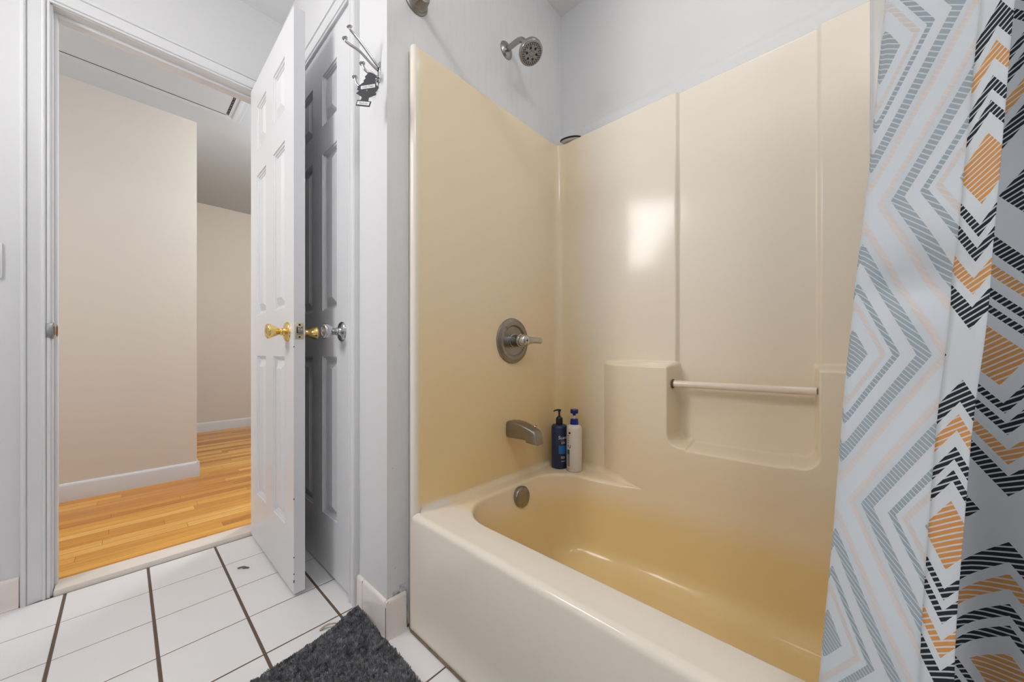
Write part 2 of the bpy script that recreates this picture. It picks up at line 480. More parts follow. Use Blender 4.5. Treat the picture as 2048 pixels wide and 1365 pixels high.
def base_profile(t, h):
    return [(0, 0), (t, 0), (t, h - .014), (t * .8, h - .005), (t * .45, h), (0, h)]
b = MB()
pr = base_profile(0.014, 0.098)
b.prism([(HX + d, 0, HZ + z) for d, z in pr], (0, -1.6, 0), (0, 0.3452, 0))
b.prism([(0, 0.332 + d, HZ + z) for d, z in pr], (-4.85, 0, 0), (HX + .0130, 0, 0))
struct(b.build('baseboard_hall', M['hallbase'], angle=30), 'white painted baseboard under the beige hall wall', 'baseboard')
b = MB().prism([(HFX + d, 0, HZ + z) for d, z in pr], (0, 0.345, 0), (0, 2.6, 0))
struct(b.build('baseboard_hall_far', M['hallbase'], angle=30), 'white baseboard under the farther hall wall', 'baseboard')

# glazed tile base
def tile_base(mb, a, b_, face, along, z=0.112, t=0.009):
    """bullnose tile from a to b_ along an axis, standing on the given face"""
    prof = [(0, 0), (t + .006, 0), (t + .003, .004), (t + .0005, .012), (t, .02), (t, z - .009), (t * .8, z - .003), (t * .4, z), (0, z)]
    if along == 'x': mb.prism([(0, face - d, zz) for d, zz in prof], (a, 0, 0), (b_, 0, 0))
    elif along == 'y': mb.prism([(face + d, 0, zz) for d, zz in prof], (0, a, 0), (0, b_, 0))
b = MB()
tile_base(b, -1.177, -1.131, YC, 'x'); tile_base(b, -1.1295, XF + .0088, YC, 'x')
tile_base(b, YC - .0080, 0.586, XF, 'y')
b.box(XF - .001, XF + .0072, YC - .0072, YC + .001, .09, .1095, .002)
b.box(XF + .0085, XF + .0098, YC - .0098, YC - .0086, .012, .097, mi=1)
b.box(-1.1312, -1.1293, YC - .0088, YC, .002, .109, mi=1)
struct(b.build('baseboard_faucet', [M['basetile'], M['grout']], angle=45), 'glossy cream tile baseboard wrapping the wall corner beside the tub', 'baseboard')
b = MB()
tile_base(b, -1.0, -0.390, XL, 'y', 0.098); tile_base(b, -0.3885, -0.2345, XL, 'y', 0.098)
struct(b.build('baseboard_left', M['basetile'], angle=45), 'cream tile baseboard left of the doorway casing', 'baseboard')

# marble threshold
t = MB().box(-2.088, -1.999, -0.1645, 0.43, -0.02, 0.020, 0.005)
struct(t.build('trim_1', M['marble']), 'cream marble threshold between the floor tiles and the oak floor', 'threshold')

# casings: profile swept around the opening with mitred corners
CAS = [(0.0, 0.0), (0.0, 0.008), (0.002, 0.010), (0.007, 0.010), (0.0085, 0.0075), (0.010, 0.0125), (0.013, 0.0140), (0.016, 0.0135), (0.0185, 0.0100), (0.028, 0.0105), (0.040, 0.0140), (0.0465, 0.0155), (0.048, 0.0130), (0.050, 0.0185), (0.054, 0.0200), (0.059, 0.0190), (0.0615, 0.015), (0.062, 0.0)]
def casing(y0, y1, zt, place, name, label):
    mb = MB()
    n = len(CAS)
    rows = []
    for stage in range(4):
        row = []
        for o, d in CAS:
            p = [(y0 - o, 0.0), (y0 - o, zt + o), (y1 + o, zt + o), (y1 + o, 0.0)][stage]
            row.append(place(p[0], p[1], d))
        rows.append(row)
    mb.grid(rows)
    return struct(mb.build(name, M['trim'], angle=25), label, 'door casing')
casing(-0.1705, 0.437, 2.0485, lambda a, z, d: (XL + d, a, z), 'trim_2', 'white moulded casing around the hall doorway')
casing(-1.8545, -1.2330, 2.0465, lambda a, z, d: (a, YC - d, z), 'trim_3', 'white moulded casing around the closet door')

# jambs with stops
j = MB()
j.box(-2.112, XL + .001, -0.1785, -0.166, 0, 2.061); j.box(-2.112, XL + .001, 0.4345, 0.447, 0, 2.061)
j.box(-2.112, XL + .001, -0.1785, 0.447, 2.046, 2.061)
j.box(-2.085, -2.046, -0.167, -0.158, 0, 2.038, .002); j.box(-2.085, -2.046, 0.426, 0.436, 0, 2.038, .002)
j.box(-2.085, -2.046, -0.167, 0.436, 2.034, 2.047, .002)
jb = struct(j.build('trim_4', M['trim'], angle=30), 'white door jamb and stop lining the hall doorway', 'door jamb')
sp = MB()
sp.box(-2.034, -1.9975, -0.1665, -0.1640, 0.890, 0.946, .0008)
sp.box(-2.0005, -1.9965, -0.1800, -0.1640, 0.894, 0.942, .0018)
sp.build('strike_plate', M['steel'], jb)
MB().box(-2.030, -2.012, -0.1645, -0.1634, 0.903, 0.933, .0004).build('latch_hole', M['hole'], jb)
cw = MB()
cw.prism([(-2.0455, -.1590, .896), (-2.0455, -.1575, .905), (-2.0455, -.1572, .930), (-2.0455, -.1590, .942), (-2.0455, -.1625, .930), (-2.0455, -.1630, .908)], (-.004, 0, 0), (.0003, 0, 0))
cw.build('chipped_patch', M['wood_raw'], jb)
j = MB()
j.box(-1.8625, -1.8485, YC + .0005, 0.63, 0, 2.052); j.box(-1.2355, -1.2215, YC + .0005, 0.63, 0, 2.052); j.box(-1.8625, -1.2215, YC + .0005, 0.63, 2.0385, 2.0525)
struct(j.build('trim_5', M['trim'], smooth=False), 'white jamb lining the closet opening', 'door jamb')

# ------------------------------------------------------------ six-panel doors
def six_panel(mb, x0, x1, yf, yb, z0, z1, cols, rows_):
    """x0<x1; panels pressed into both faces"""
    xs = [x0] + [c for pr in cols for c in pr] + [x1]
    zs = [z0] + [c for pr in rows_ for c in pr] + [z1]
    rings = [(0, 0), (.0015, .0040), (.006, .0050), (.0075, .0090), (.011, .0100), (.0125, .0130), (.018, .0130), (.044, .0015), (.0455, .0005)]
    for y, sg in ((yf, 1), (yb, -1)):
        for i in range(len(xs) - 1):
            for k in range(len(zs) - 1):
                a, b_, c, d = xs[i], xs[i + 1], zs[k], zs[k + 1]
                if i % 2 == 1 and k % 2 == 1:
                    rr = []
                    for ins, dep in rings:
                        yy = y + sg * dep
                        rr.append([(a + ins, yy, c + ins), (b_ - ins, yy, c + ins), (b_ - ins, yy, d - ins), (a + ins, yy, d - ins)])
                    mb.grid(rr, closed_u=True); mb.add(rr[-1], [(0, 1, 2, 3)])
                else:
                    mb.add([(a, y, c), (b_, y, c), (b_, y, d), (a, y, d)], [(0, 1, 2, 3)])
    mb.add([(x0, yf, z0), (x0, yb, z0), (x0, yb, z1), (x0, yf, z1)], [(0, 1, 2, 3)])
    mb.add([(x1, yf, z0), (x1, yb, z0), (x1, yb, z1), (x1, yf, z1)], [(0, 1, 2, 3)])
    mb.add([(x0, yf, z0), (x1, yf, z0), (x1, yb, z0), (x0, yb, z0)], [(0, 1, 2, 3)])
    mb.add([(x0, yf, z1), (x1, yf, z1), (x1, yb, z1), (x0, yb, z1)], [(0, 1, 2, 3)])

ZR = [(0.222, 0.827), (1.004, 1.613), (1.722, 1.918)]
KNOB = [(0.0355, 0.0), (0.0355, 0.002), (0.034, 0.005), (0.028, 0.008), (0.018, 0.010), (0.0135, 0.012), (0.0115, 0.016), (0.0135, 0.019), (0.0135, 0.021), (0.0115, 0.0235), (0.0125, 0.028), (0.017, 0.036), (0.0215, 0.045), (0.0250, 0.053), (0.0262, 0.058), (0.0255, 0.0615), (0.0225, 0.0635), (0.017, 0.0635), (0.0155, 0.0620), (0.007, 0.0618), (0.006, 0.0628), (0.0, 0.0628)]
def knob(parent, x, y, z, sgn, m, name, lab=None):
    k = MB().lathe(KNOB, (x, y, z), (0, sgn, 0), 40, cap=False).build(name, m, parent, angle=50)
    if lab: k['label'] = lab
    return k

d = MB()
six_panel(d, -1.993, -1.3845, 0.3965, 0.4315, 0.012, 2.036, [(-1.888, -1.738), (-1.636, -1.487)], ZR)
d1 = struct(d.build('door_1', M['door'], angle=20), 'white six-panel door standing open at right angles into the bathroom', 'door')
knob(d1, -1.455, 0.3965, 0.916, -1, M['brass'], 'knob', 'polished brass knob on the side facing the room')
knob(d1, -1.455, 0.4315, 0.916, 1, M['brass'], 'knob', 'brass knob on the side facing the closet')
lp = MB()
lp.box(-1.3846, -1.3832, 0.4005, 0.4275, 0.888, 0.946, .0006)
lpo = lp.build('latch_plate', mat('dull_brass', (0.72, 0.60, 0.42, 1), 0.35, 1.0, var=0.2, vscale=80), d1)
lb = MB()
lb.box(-1.3834, -1.3770, 0.4070, 0.4215, 0.9105, 0.9265, .0015)
lb.build('latch_bolt', M['steel'], lpo)
sc = MB()
for zz, rr in ((0.938, .0036), (0.896, .0033)): sc.lathe([(rr, 0), (rr, .0004)], (-1.3833, 0.414, zz), (1, 0, 0), 14)
for yy, zz in ((0.4065, .9305), (0.4215, .9305)): sc.lathe([(.0018, 0), (.0018, .0004)], (-1.3833, yy, zz), (1, 0, 0), 10)
sc.box(-1.3834, -1.3829, 0.4055, 0.4225, 0.9035, 0.9048)
sc.box(-1.3834, -1.3829, 0.4045, 0.4235, 0.9085, 0.9285)
sc.build('screw_hole', M['hole'], lpo)
for zc2, hh in ((0.050, .010), (0.078, .005), (0.135, .005), (0.335, .006), (0.86, .004)):
    MB().box(-1.3865, -1.3838, 0.3958, 0.3985, zc2, zc2 + hh, .0006).build('paint_chip', M['print_dark'], d1)
d = MB()
six_panel(d, -1.8475, -1.2365, 0.5255, 0.560, 0.012, 2.0365, [(-1.735, -1.594), (-1.490, -1.350)], ZR)
d2 = struct(d.build('door_2', M['door'], angle=20), 'white six-panel closet door, shut, half in the shadow of the open door', 'door')
knob(d2, -1.303, 0.5255, 0.916, -1, M['chrome'], 'knob', 'shiny chrome knob')

# ------------------------------------------------------------ attic hatch, switch
ah = empty('attic_hatch', (-2.6, 0.1, HC))
tag(ah, 'flat white attic hatch in the hall ceiling beyond the doorway', 'hatch')
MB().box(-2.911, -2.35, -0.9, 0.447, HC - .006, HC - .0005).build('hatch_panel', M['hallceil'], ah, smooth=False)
f = MB()
prf = [(0, 0), (.002, .005), (.02, .005), (.024, .0075), (.044, .0075), (.050, .005), (.066, .005), (.068, .0)]
def hframe(y0, y1, x0, x1):
    rows = []
    for o, dd in prf:
        rows.append([(x0 - o, y1 + o, HC - dd), (x1 + o, y1 + o, HC - dd), (x1 + o, y0 - o, HC - dd), (x0 - o, y0 - o, HC - dd)])
    f.grid(rows, closed_u=True)
hframe(-0.91, 0.459, -2.9135, -2.34)
f.build('hatch_frame', M['hallceil'], ah, angle=30)
MB().box(-2.9145, -2.9105, -0.9, 0.447, HC - .0075, HC - .0005).build('hatch_gap', M['hole'], ah)
h = MB()
h.box(-2.905, -2.36, 0.4475, 0.4585, HC - .004, HC - .0005, mi=0)
for k in range(14): h.box(-2.90 + k * .039, -2.876 + k * .039, 0.4505, 0.4550, HC - .008, HC - .003, .001, mi=1)
h.build('piano_hinge', [M['hole'], M['steel']], ah)

sw = empty('light_switch', (XL, -0.30, 1.14))
tag(sw, 'white light switch plate left of the doorway casing, cut by the frame edge', 'switch')
MB().box(XL, XL + .006, -0.336, -0.266, 1.083, 1.198, .0025).build('wall_plate', M['trim'], sw)
MB().box(XL + .005, XL + .014, -0.306, -0.296, 1.129, 1.152, .002).build('toggle', M['trim'], sw)

# ------------------------------------------------------------ bathtub with moulded surround
ZD = 0.356                          # rim height
def yfront(X):                      # front of the swelling of the back wall
    t = min(1.0, max(0.0, (-0.50 - X) / 0.215))
    e = t ** 2.4
    return 1.250 + 0.080 * (0.65 * e + 0.35 * sstep(-0.50, -0.72, X))
def wall_y(X, Z):
    side = 1 - sstep(-0.439, -0.425, X) * (1 - sstep(-0.056, -0.042, X))
    upper = 1.345 - 0.015 * side
    if Z > 0.84: return upper
    low = 1 - sstep(0.791, 0.811, Z)
    # soap dish: rounded box open at the top
    lip = 0.532 - 0.006 * sstep(-0.385, -0.375, X) * (1 - sstep(-0.125, -0.115, X))
    cx, hx = -0.2415, 0.1905
    rad = 0.035
    qx, qz = abs(X - cx) - (hx - rad), (lip + rad) - Z
    dist = math.hypot(max(qx, 0), max(qz, 0)) + min(max(qx, qz), 0) - rad
    inside = 1 - sstep(-0.010, 0.009, dist)
    return upper - low * (1 - inside) * (upper - yfront(X))

tub = empty('bathtub', (-0.2, 0.95, 0))
tag(tub, 'almond one-piece bathtub with moulded wall surround and soap dish', 'bathtub')

def lines(a, b, n): return [a + (b - a) * i / n for i in range(n + 1)]
TOP = 1.772
zl = lines(.33, .50, 6) + lines(.505, .575, 28) + lines(.59, .76, 8) + lines(.77, .83, 24) + lines(.87, TOP - .008, 14)
path = [(-0.988, 0.600, 0), (-0.966, 0.5905, 0), (-0.958, 0.589, 0)]
for k in range(0, 7):
    a = R(-90 + 15 * k); path.append((-0.958 + .013 * math.cos(a), 0.602 + .013 * math.sin(a), 0))
path += [(-0.945, y, 0) for y in lines(.63, 1.27, 16)]
for k in range(1, 10):
    a = R(180 - 10 * k); path.append((-0.905 + .04 * math.cos(a), 1.290 + .04 * math.sin(a), 1 if k == 9 else 0))
bx = lines(-.90, -.80, 6)[1:] + lines(-.79, -.74, 5) + lines(-.735, -.69, 22) + lines(-.68, -.48, 26) + lines(-.47, -.465, 1) + lines(-.46, -.375, 46) + lines(-.36, -.12, 14) + lines(-.11, -.02, 48) + lines(0, .5, 14)
path += [(x, 0, 1) for x in bx]
for k in range(0, 10):
    a = R(90 - 10 * k); path.append((0.52 + .04 * math.cos(a), 1.290 + .04 * math.sin(a), 0))
path += [(0.56, y, 0) for y in lines(1.27, .62, 10)]
path += [(0.572, .589, 0), (0.60, .6, 0)]
sm = MB(); rows = []
for z in zl:
    rows.append([(x, wall_y(x, z) if bk else y, z) for x, y, bk in path])
nx = len(path)
def outward(i, dd):
    x, y, bk = path[i]
    if bk: return (x, wall_y(x, TOP) + dd)
    if x < -0.9 and y < 1.28: return (max(x - dd, -0.988), y) if y > 0.6 else (x, y)
    if x > 0.5: return (x + dd, y)
    return (x - dd * .7, y + dd * .7)
for dd, dz in ((0.001, .004), (0.004, .007), (0.008, .008), (0.06, .008)):
    rows.append([outward(i, dd) + (TOP - .008 + dz,) for i in range(nx)])
sm.grid(rows)
# the rounded front edge runs on down to the floor
sm.grid([[(x, y, z) for x, y, bk in path[:11]] for z in (0.0, .12, .24, .332)])
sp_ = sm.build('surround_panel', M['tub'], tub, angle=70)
bmn = bmesh.new(); bmn.from_mesh(sp_.data)
c_ = sum((f_.normal.y * f_.calc_area() for f_ in bmn.faces if f_.calc_center_median().y > 1.2 and abs(f_.normal.y) > .7), 0.0)
if c_ > 0:
    for f_ in bmn.faces: f_.normal_flip()
bmn.to_mesh(sp_.data); bmn.free()

# basin outline at rim height
E_ = []
def arc(cx, cy, r, a0, a1, n): return [(cx + r * math.cos(R(a0 + (a1 - a0) * i / n)), cy + r * math.sin(R(a0 + (a1 - a0) * i / n))) for i in range(n + 1)]
raw = [(0.3, .695), (-0.3, .695)] + arc(-.742, .833, .138, 270, 180, 24) + arc(-.745, 1.083, .135, 180, 92, 24) + [(-.66, 1.229), (-.60, 1.239), (-.55, 1.2465), (-.50, 1.2495), (-.40, 1.25), (.2, 1.25)] + arc(.28, 1.08, .17, 90, 0, 20) + arc(.28, .865, .17, 0, -90, 20)
def resample(P, n):
    P = P + [P[0]]; L = [0]
    for a, b_ in zip(P, P[1:]): L.append(L[-1] + math.dist(a, b_))
    out = []; k = 0
    for i in range(n):
        t_ = L[-1] * i / n
        while L[k + 1] < t_: k += 1
        s_ = (t_ - L[k]) / max(L[k + 1] - L[k], 1e-9)
        out.append((P[k][0] + (P[k + 1][0] - P[k][0]) * s_, P[k][1] + (P[k + 1][1] - P[k][1]) * s_))
    return out
NB = 420
E_ = resample(raw, NB)
for it in range(6):
    E_ = [((E_[i - 1][0] + 2 * E_[i][0] + E_[(i + 1) % NB][0]) / 4, (E_[i - 1][1] + 2 * E_[i][1] + E_[(i + 1) % NB][1]) / 4) for i in range(NB)]
cols_ = []
for i in range(NB):
    x, y = E_[i]; a, b_ = E_[i - 1], E_[(i + 1) % NB]
    tx, ty = b_[0] - a[0], b_[1] - a[1]; l = math.hypot(tx, ty)
    nx_, ny_ = ty / l, -tx / l                 # outward for this winding
    if (x + .24) * nx_ + (y - .97) * ny_ < 0: nx_, ny_ = -nx_, -ny_
    # distance to the wall or the front edge
    t_ = 0.0; hit = 'w'
    while t_ < 0.6:
        px, py = x + nx_ * t_, y + ny_ * t_
        if py <= 0.606: hit = 'f'; break
        if px <= -0.945 or px >= 0.56 or py >= yfront(px) - 0.0005: break
        t_ += 0.0008
    if t_ < 0.004: t_ = 0.0
    rf = min(0.020, 0.45 * t_) if hit == 'w' else 0.0
    rr = min(0.013, 0.40 * t_)
    pr = []
    for k in range(6):
        ph = R(90 * k / 5); pr.append((-(t_ - rf * (1 - math.cos(ph))), ZD + rf * (1 - math.sin(ph))))
    pr.append((-(t_ * .5 + rr * .5), ZD))
    for k in range(6):
        ph = R(90 * k / 5); pr.append((-rr + rr * math.sin(ph), ZD - rr + rr * math.cos(ph)))
    left = max(0.0, -nx_) ; back = max(0.0, ny_)
    tilt = 0.028 + 0.035 * left - 0.018 * back
    for z in (.30, .25, .20, .16, .13): pr.append((tilt * (ZD - rr - z) / .23, z))
    rc = 0.075
    for k in range(1, 9):
        ph = R(90 * k / 8); pr.append((tilt + rc * (1 - math.cos(ph)), .13 - rc * math.sin(ph) + 0.0))
    cols_.append([(x - nx_ * o, y - ny_ * o, z) for o, z in pr])
bs = MB()
bs.grid([[cols_[i][k] for i in range(NB)] for k in range(len(cols_[0]))], closed_u=True)
last = [c[-1] for c in cols_]
cx_ = sum(p[0] for p in last) / NB; cy_ = sum(p[1] for p in last) / NB
inner = [((p[0] - cx_) * .82 + cx_, (p[1] - cy_) * .72 + cy_, p[2] - .004) for p in last]
bs.grid([last, inner], closed_u=True)
bs.add(inner + [(cx_, cy_, last[0][2] - .005)], [(i, (i + 1) % NB, NB) for i in range(NB)])
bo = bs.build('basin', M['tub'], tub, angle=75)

ap = MB()
pf = [(0.5905, 0.0), (0.5895, 0.02), (0.5880, 0.06), (0.5875, ZD - .10), (0.5875, ZD - .020)]
for k in range(1, 8):
    a = R(90 * k / 7); pf.append((0.5875 + .018 * (1 - math.cos(a)), ZD - .018 + .018 * math.sin(a)))
pf += [(0.609, ZD - .0003)]
ap.grid([[(x, y, z) for y, z in pf] for x in (-0.951, -0.94, -0.7, -0.3, 0.1, 0.568)])
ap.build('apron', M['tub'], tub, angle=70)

gb = MB().tube([(-0.431, 1.287, 0.7345), (-0.052, 1.287, 0.736)], 0.0118, 24).build('grab_bar', M['acrylic'], tub, angle=60)
MB().lathe([(.0155, 0), (.0165, .003), (.0125, .006), (.0121, .006)], (-0.4325, 1.287, 0.7345), (1, 0, 0), 24, cap=False).build('bar_socket', mat('brown_socket', srgb(112, 90, 66), 0.6), gb)

ck = MB().tube([(-0.984, 0.598, 0.004), (-0.955, 0.587, 0.004), (-0.7, 0.5865, 0.0035), (0.56, 0.5865, 0.0035)], 0.0032, 8)
struct(ck.build('trim_6', M['caulk']), 'stained caulk line where the tub apron meets the floor tiles', 'caulk')
ck = MB().tube([(-0.9865, 0.5965, 0.006), (-0.9865, 0.5965, 1.77)], 0.0022, 6)
struct(ck.build('trim_7', M['paint']), 'thin painted caulk line beside the front edge of the tub surround', 'caulk')

# ------------------------------------------------------------ fittings
v = empty('shower_valve', (-0.945, 1.026, 0.887))
tag(v, 'round aged nickel shower control with lever on the surround above the spout', 'shower control')
vo = (-0.945, 1.026, 0.887)
esc = MB().lathe([(.0875, 0), (.0880, .003), (.0860, .007), (.0810, .010), (.0755, .0108), (.0730, .0125), (.0620, .0130), (.0585, .0110), (.0560, .0065), (.0400, .0050), (.020, .0050)], vo, (1, 0, 0), 64).build('escutcheon', M['nickel'], v, angle=30)
tv, tf = text_geo('H', 0.013)
MB().add([(-0.945 + .0131 + p.z * .4, 1.026 - .046 + p.x, 0.887 + .048 + p.y) for p in tv], tf).build('marking', M['print_dark'], esc, smooth=False, fix=False)
MB().lathe([(.0265, .004), (.0265, .010), (.0235, .012), (.0235, .040), (.0225, .041)], vo, (1, 0, 0), 40).build('sleeve', M['steel'], v)
hd = MB()
hd.lathe([(.0255, .041), (.0262, .044), (.0255, .047), (.022, .048), (.0235, .052), (.0225, .062), (.0175, .071), (.009, .0755), (0, .0765)], vo, (1, 0, 0), 40, cap=False)
hx0 = -0.945 + .060
hd.tube(smoothpath([(hx0, 1.030, .887), (hx0 + .003, 1.050, .888), (hx0 + .006, 1.075, .889), (hx0 + .008, 1.110, .888), (hx0 + .0085, 1.1175, .888)], 5), [.0185] * 3 + [.0165, .0145, .013, .012, .0112, .0105, .0102, .0100, .0098, .0098, .0098, .0098, .0098, .0098, .0095, .0088, .0075, .005], 18, squash=1.25)
hd.build('lever', mat('pitted_chrome', (0.62, 0.60, 0.57, 1), 0.22, 1.0, var=0.3, vscale=90), v, angle=45)
MB().lathe([(.0038, .0), (.0038, .0008)], (-0.945 + .0757, 1.0262, .887), (1, 0, 0), 14).build('set_screw', M['hole'], v)

s = empty('tub_spout', (-0.945, 1.017, 0.55))
tag(s, 'dull nickel tub spout with diverter pin below the shower control', 'tub spout')
def rsec(x, zt, zb, hw, n=40, pw=6.0, y0=1.017, zc=.549):
    out = []
    for k in range(n):
        a = 2 * math.pi * k / n; c, s2 = math.cos(a), math.sin(a)
        yy = hw * math.copysign(abs(c) ** (2 / pw), c); zz = math.copysign(abs(s2) ** (2 / pw), s2)
        out.append((-0.945 + x, y0 + yy, zc + (zt + zb) / 2 + zz * (zt - zb) / 2))
    return out
secs = [(0, .028, -.030, .027), (.004, .031, -.032, .029), (.03, .033, -.031, .0285), (.055, .0315, -.0305, .0275), (.08, .026, -.030, .026), (.0955, .022, -.030, .0250), (.097, .0215, -.0385, .0248), (.118, .0145, -.0395, .0235), (.129, .0095, -.0398, .0225), (.136, .002, -.0400, .0215), (.1415, -.014, -.0402, .020), (.1435, -.028, -.0404, .0185), (.1425, -.037, -.0405, .016)]
bd = MB(); rws = [rsec(*q) for q in secs]; bd.grid(rws, closed_u=True); bd.add(rws[0], [tuple(range(40))]); bd.add(rws[-1], [tuple(range(40))])
bd.build('spout_body', M['nickel'], s, angle=40)
MB().lathe([(.0022, -.006), (.0022, .008), (.0030, .010), (.0062, .0115), (.0066, .0135), (.0055, .0155), (0, .016)], (-0.945 + .120, 1.017, .549 + .012), (.25, 0, 1), 18, cap=False).build('diverter_pin', M['chrome'], s)
o = tag(MB().lathe([(.0365, -.004), (.0372, .000), (.0372, .012), (.0350, .0155), (.0310, .0170), (.0, .0172)], (-0.8735, 0.992, 0.3115), (1, 0, 0.12), 48, cap=False).build('overflow_cover', M['nickel'], angle=40), 'round nickel overflow cover inside the end of the tub basin', 'overflow cover')

sh = empty('wall_shower', (-0.988, 1.036, 2.05))
tag(sh, 'chrome shower head on a bent arm high on the wall above the tub', 'shower head')
MB().lathe([(.033, 0), (.033, .002), (.030, .006), (.022, .0095), (.0125, .012), (.0115, .012)], (-0.988, 1.036, 2.049), (1, 0, 0), 40).build('wall_flange', M['steel'], sh, angle=40)
MB().tube(smoothpath([(-0.984, 1.036, 2.049), (-0.955, 1.036, 2.050), (-0.928, 1.037, 2.0505), (-0.910, 1.038, 2.046), (-0.897, 1.039, 2.034), (-0.884, 1.040, 2.017)], 6), .0102, 18).build('arm', M['steel'], sh, angle=60)
dv = Vector((0.46, -0.06, -0.88)).normalized(); ho = Vector((-0.886, 1.040, 2.019))
hb = MB().lathe([(.0125, 0), (.0135, .002), (.0135, .012), (.0165, .014), (.0175, .020), (.0175, .026), (.024, .031), (.036, .038), (.0435, .044), (.0455, .050), (.0455, .060), (.0440, .0625), (.0405, .0635)], ho, dv, 48).build('spray_body', M['steel'], sh, angle=35)
fc = ho + dv * .0635
_, fu, fw_ = frame_of(dv)
MB().lathe([(.0405, .0), (.0400, .0010), (.030, .0016), (.0, .0022)], fc, dv, 48, cap=False).build('spray_face', mat('grey_spray_face', (0.34, 0.34, 0.35, 1), 0.35), hb)
nz = MB()
for k in range(6):
    a = 2 * math.pi * k / 6 + .35; nz.lathe([(.0043, .001), (.0040, .0034)], fc + fu * .0195 * math.cos(a) + fw_ * .0195 * math.sin(a), dv, 12)
for r_, n_, q in ((.0355, 30, .0019), (.0305, 24, .0018), (.0265, 12, .0016), (.0095, 8, .0013)):
    for k in range(n_):
        a = 2 * math.pi * k / n_ + r_ * 9; nz.lathe([(q, .001), (q * .9, .0030)], fc + fu * r_ * math.cos(a) + fw_ * r_ * math.sin(a), dv, 8)
nz.build('nozzles', M['dark'], hb)

# curtain rod
rd = empty('shower_curtain_rod', (-0.988, 0.624, 1.951))
tag(rd, 'nickel shower curtain rod ending in a round stepped flange on the faucet wall', 'curtain rod')
MB().tube([(-0.98, 0.624, 1.951), (0.598, 0.624, 1.951)], .0125, 20).build('rod', M['steel'], rd)
MB().lathe([(.042, 0), (.042, .004), (.0375, .007), (.0365, .011), (.0350, .0125), (.0340, .018), (.0325, .020), (.030, .034), (.026, .040), (.0128, .041)], (-0.988, 0.624, 1.951), (1, 0, 0), 48).build('flange', M['nickel'], rd, angle=30)

# ------------------------------------------------------------ robe hook and air freshener
hk = empty('robe_hook', (-1.035, YC, 1.70))
tag(hk, 'chrome four-prong robe hook on the narrow white wall, ball tips up', 'hook')
MB().box(-1.041, -1.025, YC - .0035, YC, 1.661, 1.721, .0016).build('hook_plate', M['chrome'], hk)
def prong(pts, r=.0039, ball=.0082):
    q = smoothpath([(x, y, z - .007) for x, y, z in pts], 6); a = q[-1] - q[-2]
    m_ = MB().tube(q, r, 12)
    m_.lathe([(0, -.002), (ball * .6, -.0012), (ball, .0012), (ball * 1.05, .003), (ball * .7, .0052), (0, .006)], q[-1], a, 18, cap=False)
    return m_.build('prong', M['chrome'], hk, angle=50)
prong([(-1.032, YC - .003, 1.712), (-1.034, 0.506, 1.728), (-1.041, 0.478, 1.758), (-1.046, 0.455, 1.778), (-1.046, 0.446, 1.7835), (-1.0455, 0.4435, 1.788)])
prong([(-1.036, YC - .003, 1.706), (-1.043, 0.512, 1.716), (-1.061, 0.480, 1.750), (-1.074, 0.455, 1.764), (-1.0765, 0.446, 1.768), (-1.0775, 0.4435, 1.774)])
prong([(-1.032, YC - .003, 1.684), (-1.028, 0.508, 1.675), (-1.024, 0.492, 1.672), (-1.028, 0.480, 1.678), (-1.032, 0.4755, 1.690), (-1.033, 0.4745, 1.694)])
prong([(-1.036, YC - .003, 1.680), (-1.052, 0.508, 1.658), (-1.074, 0.492, 1.656), (-1.087, 0.482, 1.668), (-1.090, 0.4785, 1.682), (-1.0905, 0.478, 1.686)])

# tree-shaped card hanging from the lower prong, facing the room
af = empty('air_freshener', (-1.004, 0.478, 1.66))
tag(af, 'charcoal tree-shaped card air freshener hanging from the robe hook', 'air freshener')
tree_px = [(560, 285), (640, 300), (740, 355), (790, 410), (770, 455), (740, 465), (760, 500), (745, 565), (770, 600), (775, 660), (830, 690), (850, 730), (815, 775), (800, 805), (745, 850), (770, 890), (760, 930), (700, 940), (640, 965), (560, 985), (545, 1085), (630, 1105), (580, 1250), (175, 1180), (220, 1030), (320, 1040), (355, 975), (330, 930), (290, 915), (250, 880), (190, 845), (245, 800), (270, 775), (215, 740), (240, 690), (235, 645), (300, 620), (350, 585), (415, 545), (405, 500), (470, 445), (440, 400), (500, 350)]
SC = 0.0000663 * 1.55
ofs = Vector((-0.993, 0.476, 1.645))                       # top of the card
cu = Vector((0.80, 0.60, 0.0)); cu.normalize()              # the card faces the middle of the room
cn = Vector((0.60, -0.80, 0.0)); cvv = Vector((0, 0, 1))
def card(px, py, n=0.0): return ofs + cu * ((px - 575) * SC) - cvv * ((py - 265) * SC) + cn * n
tp_ = [card(a, b_) for a, b_ in tree_px]
cd = MB().prism(tp_, cn * -.0006, cn * .0006).build('card', M['card'], af, smooth=False)
def lab(q, name, m_, n0=.0007, n1=.0011): MB().prism([card(a, b_) for a, b_ in q], cn * n0, cn * n1).build(name, m_, cd, smooth=False)
lab([(330, 655), (745, 625), (745, 720), (330, 745)], 'name_strip', M['print_white'])
lab([(240, 1065), (592, 1118), (560, 1212), (212, 1152)], 'scent_strip', M['print_white'])
tv, tf = text_geo('Little Trees', 78, 0.25, 0)
MB().add([card(538 + p.x * .86, 686 - p.y - (p.x) * -.06 * -1, .0013) for p in tv], tf).build('lettering', M['print_dark'], cd, smooth=False, fix=False)
tv, tf = text_geo('Black Ice', 66, 0.2, 0)
MB().add([card(402 + p.x, 1138 - p.y + p.x * .15, .0013) for p in tv], tf).build('lettering', M['print_dark'], cd, smooth=False, fix=False)
MB().lathe([(22 * SC, .0007), (20 * SC, .0011)], card(505, 785), cn, 16).build('emblem', M['print_grey'], cd)
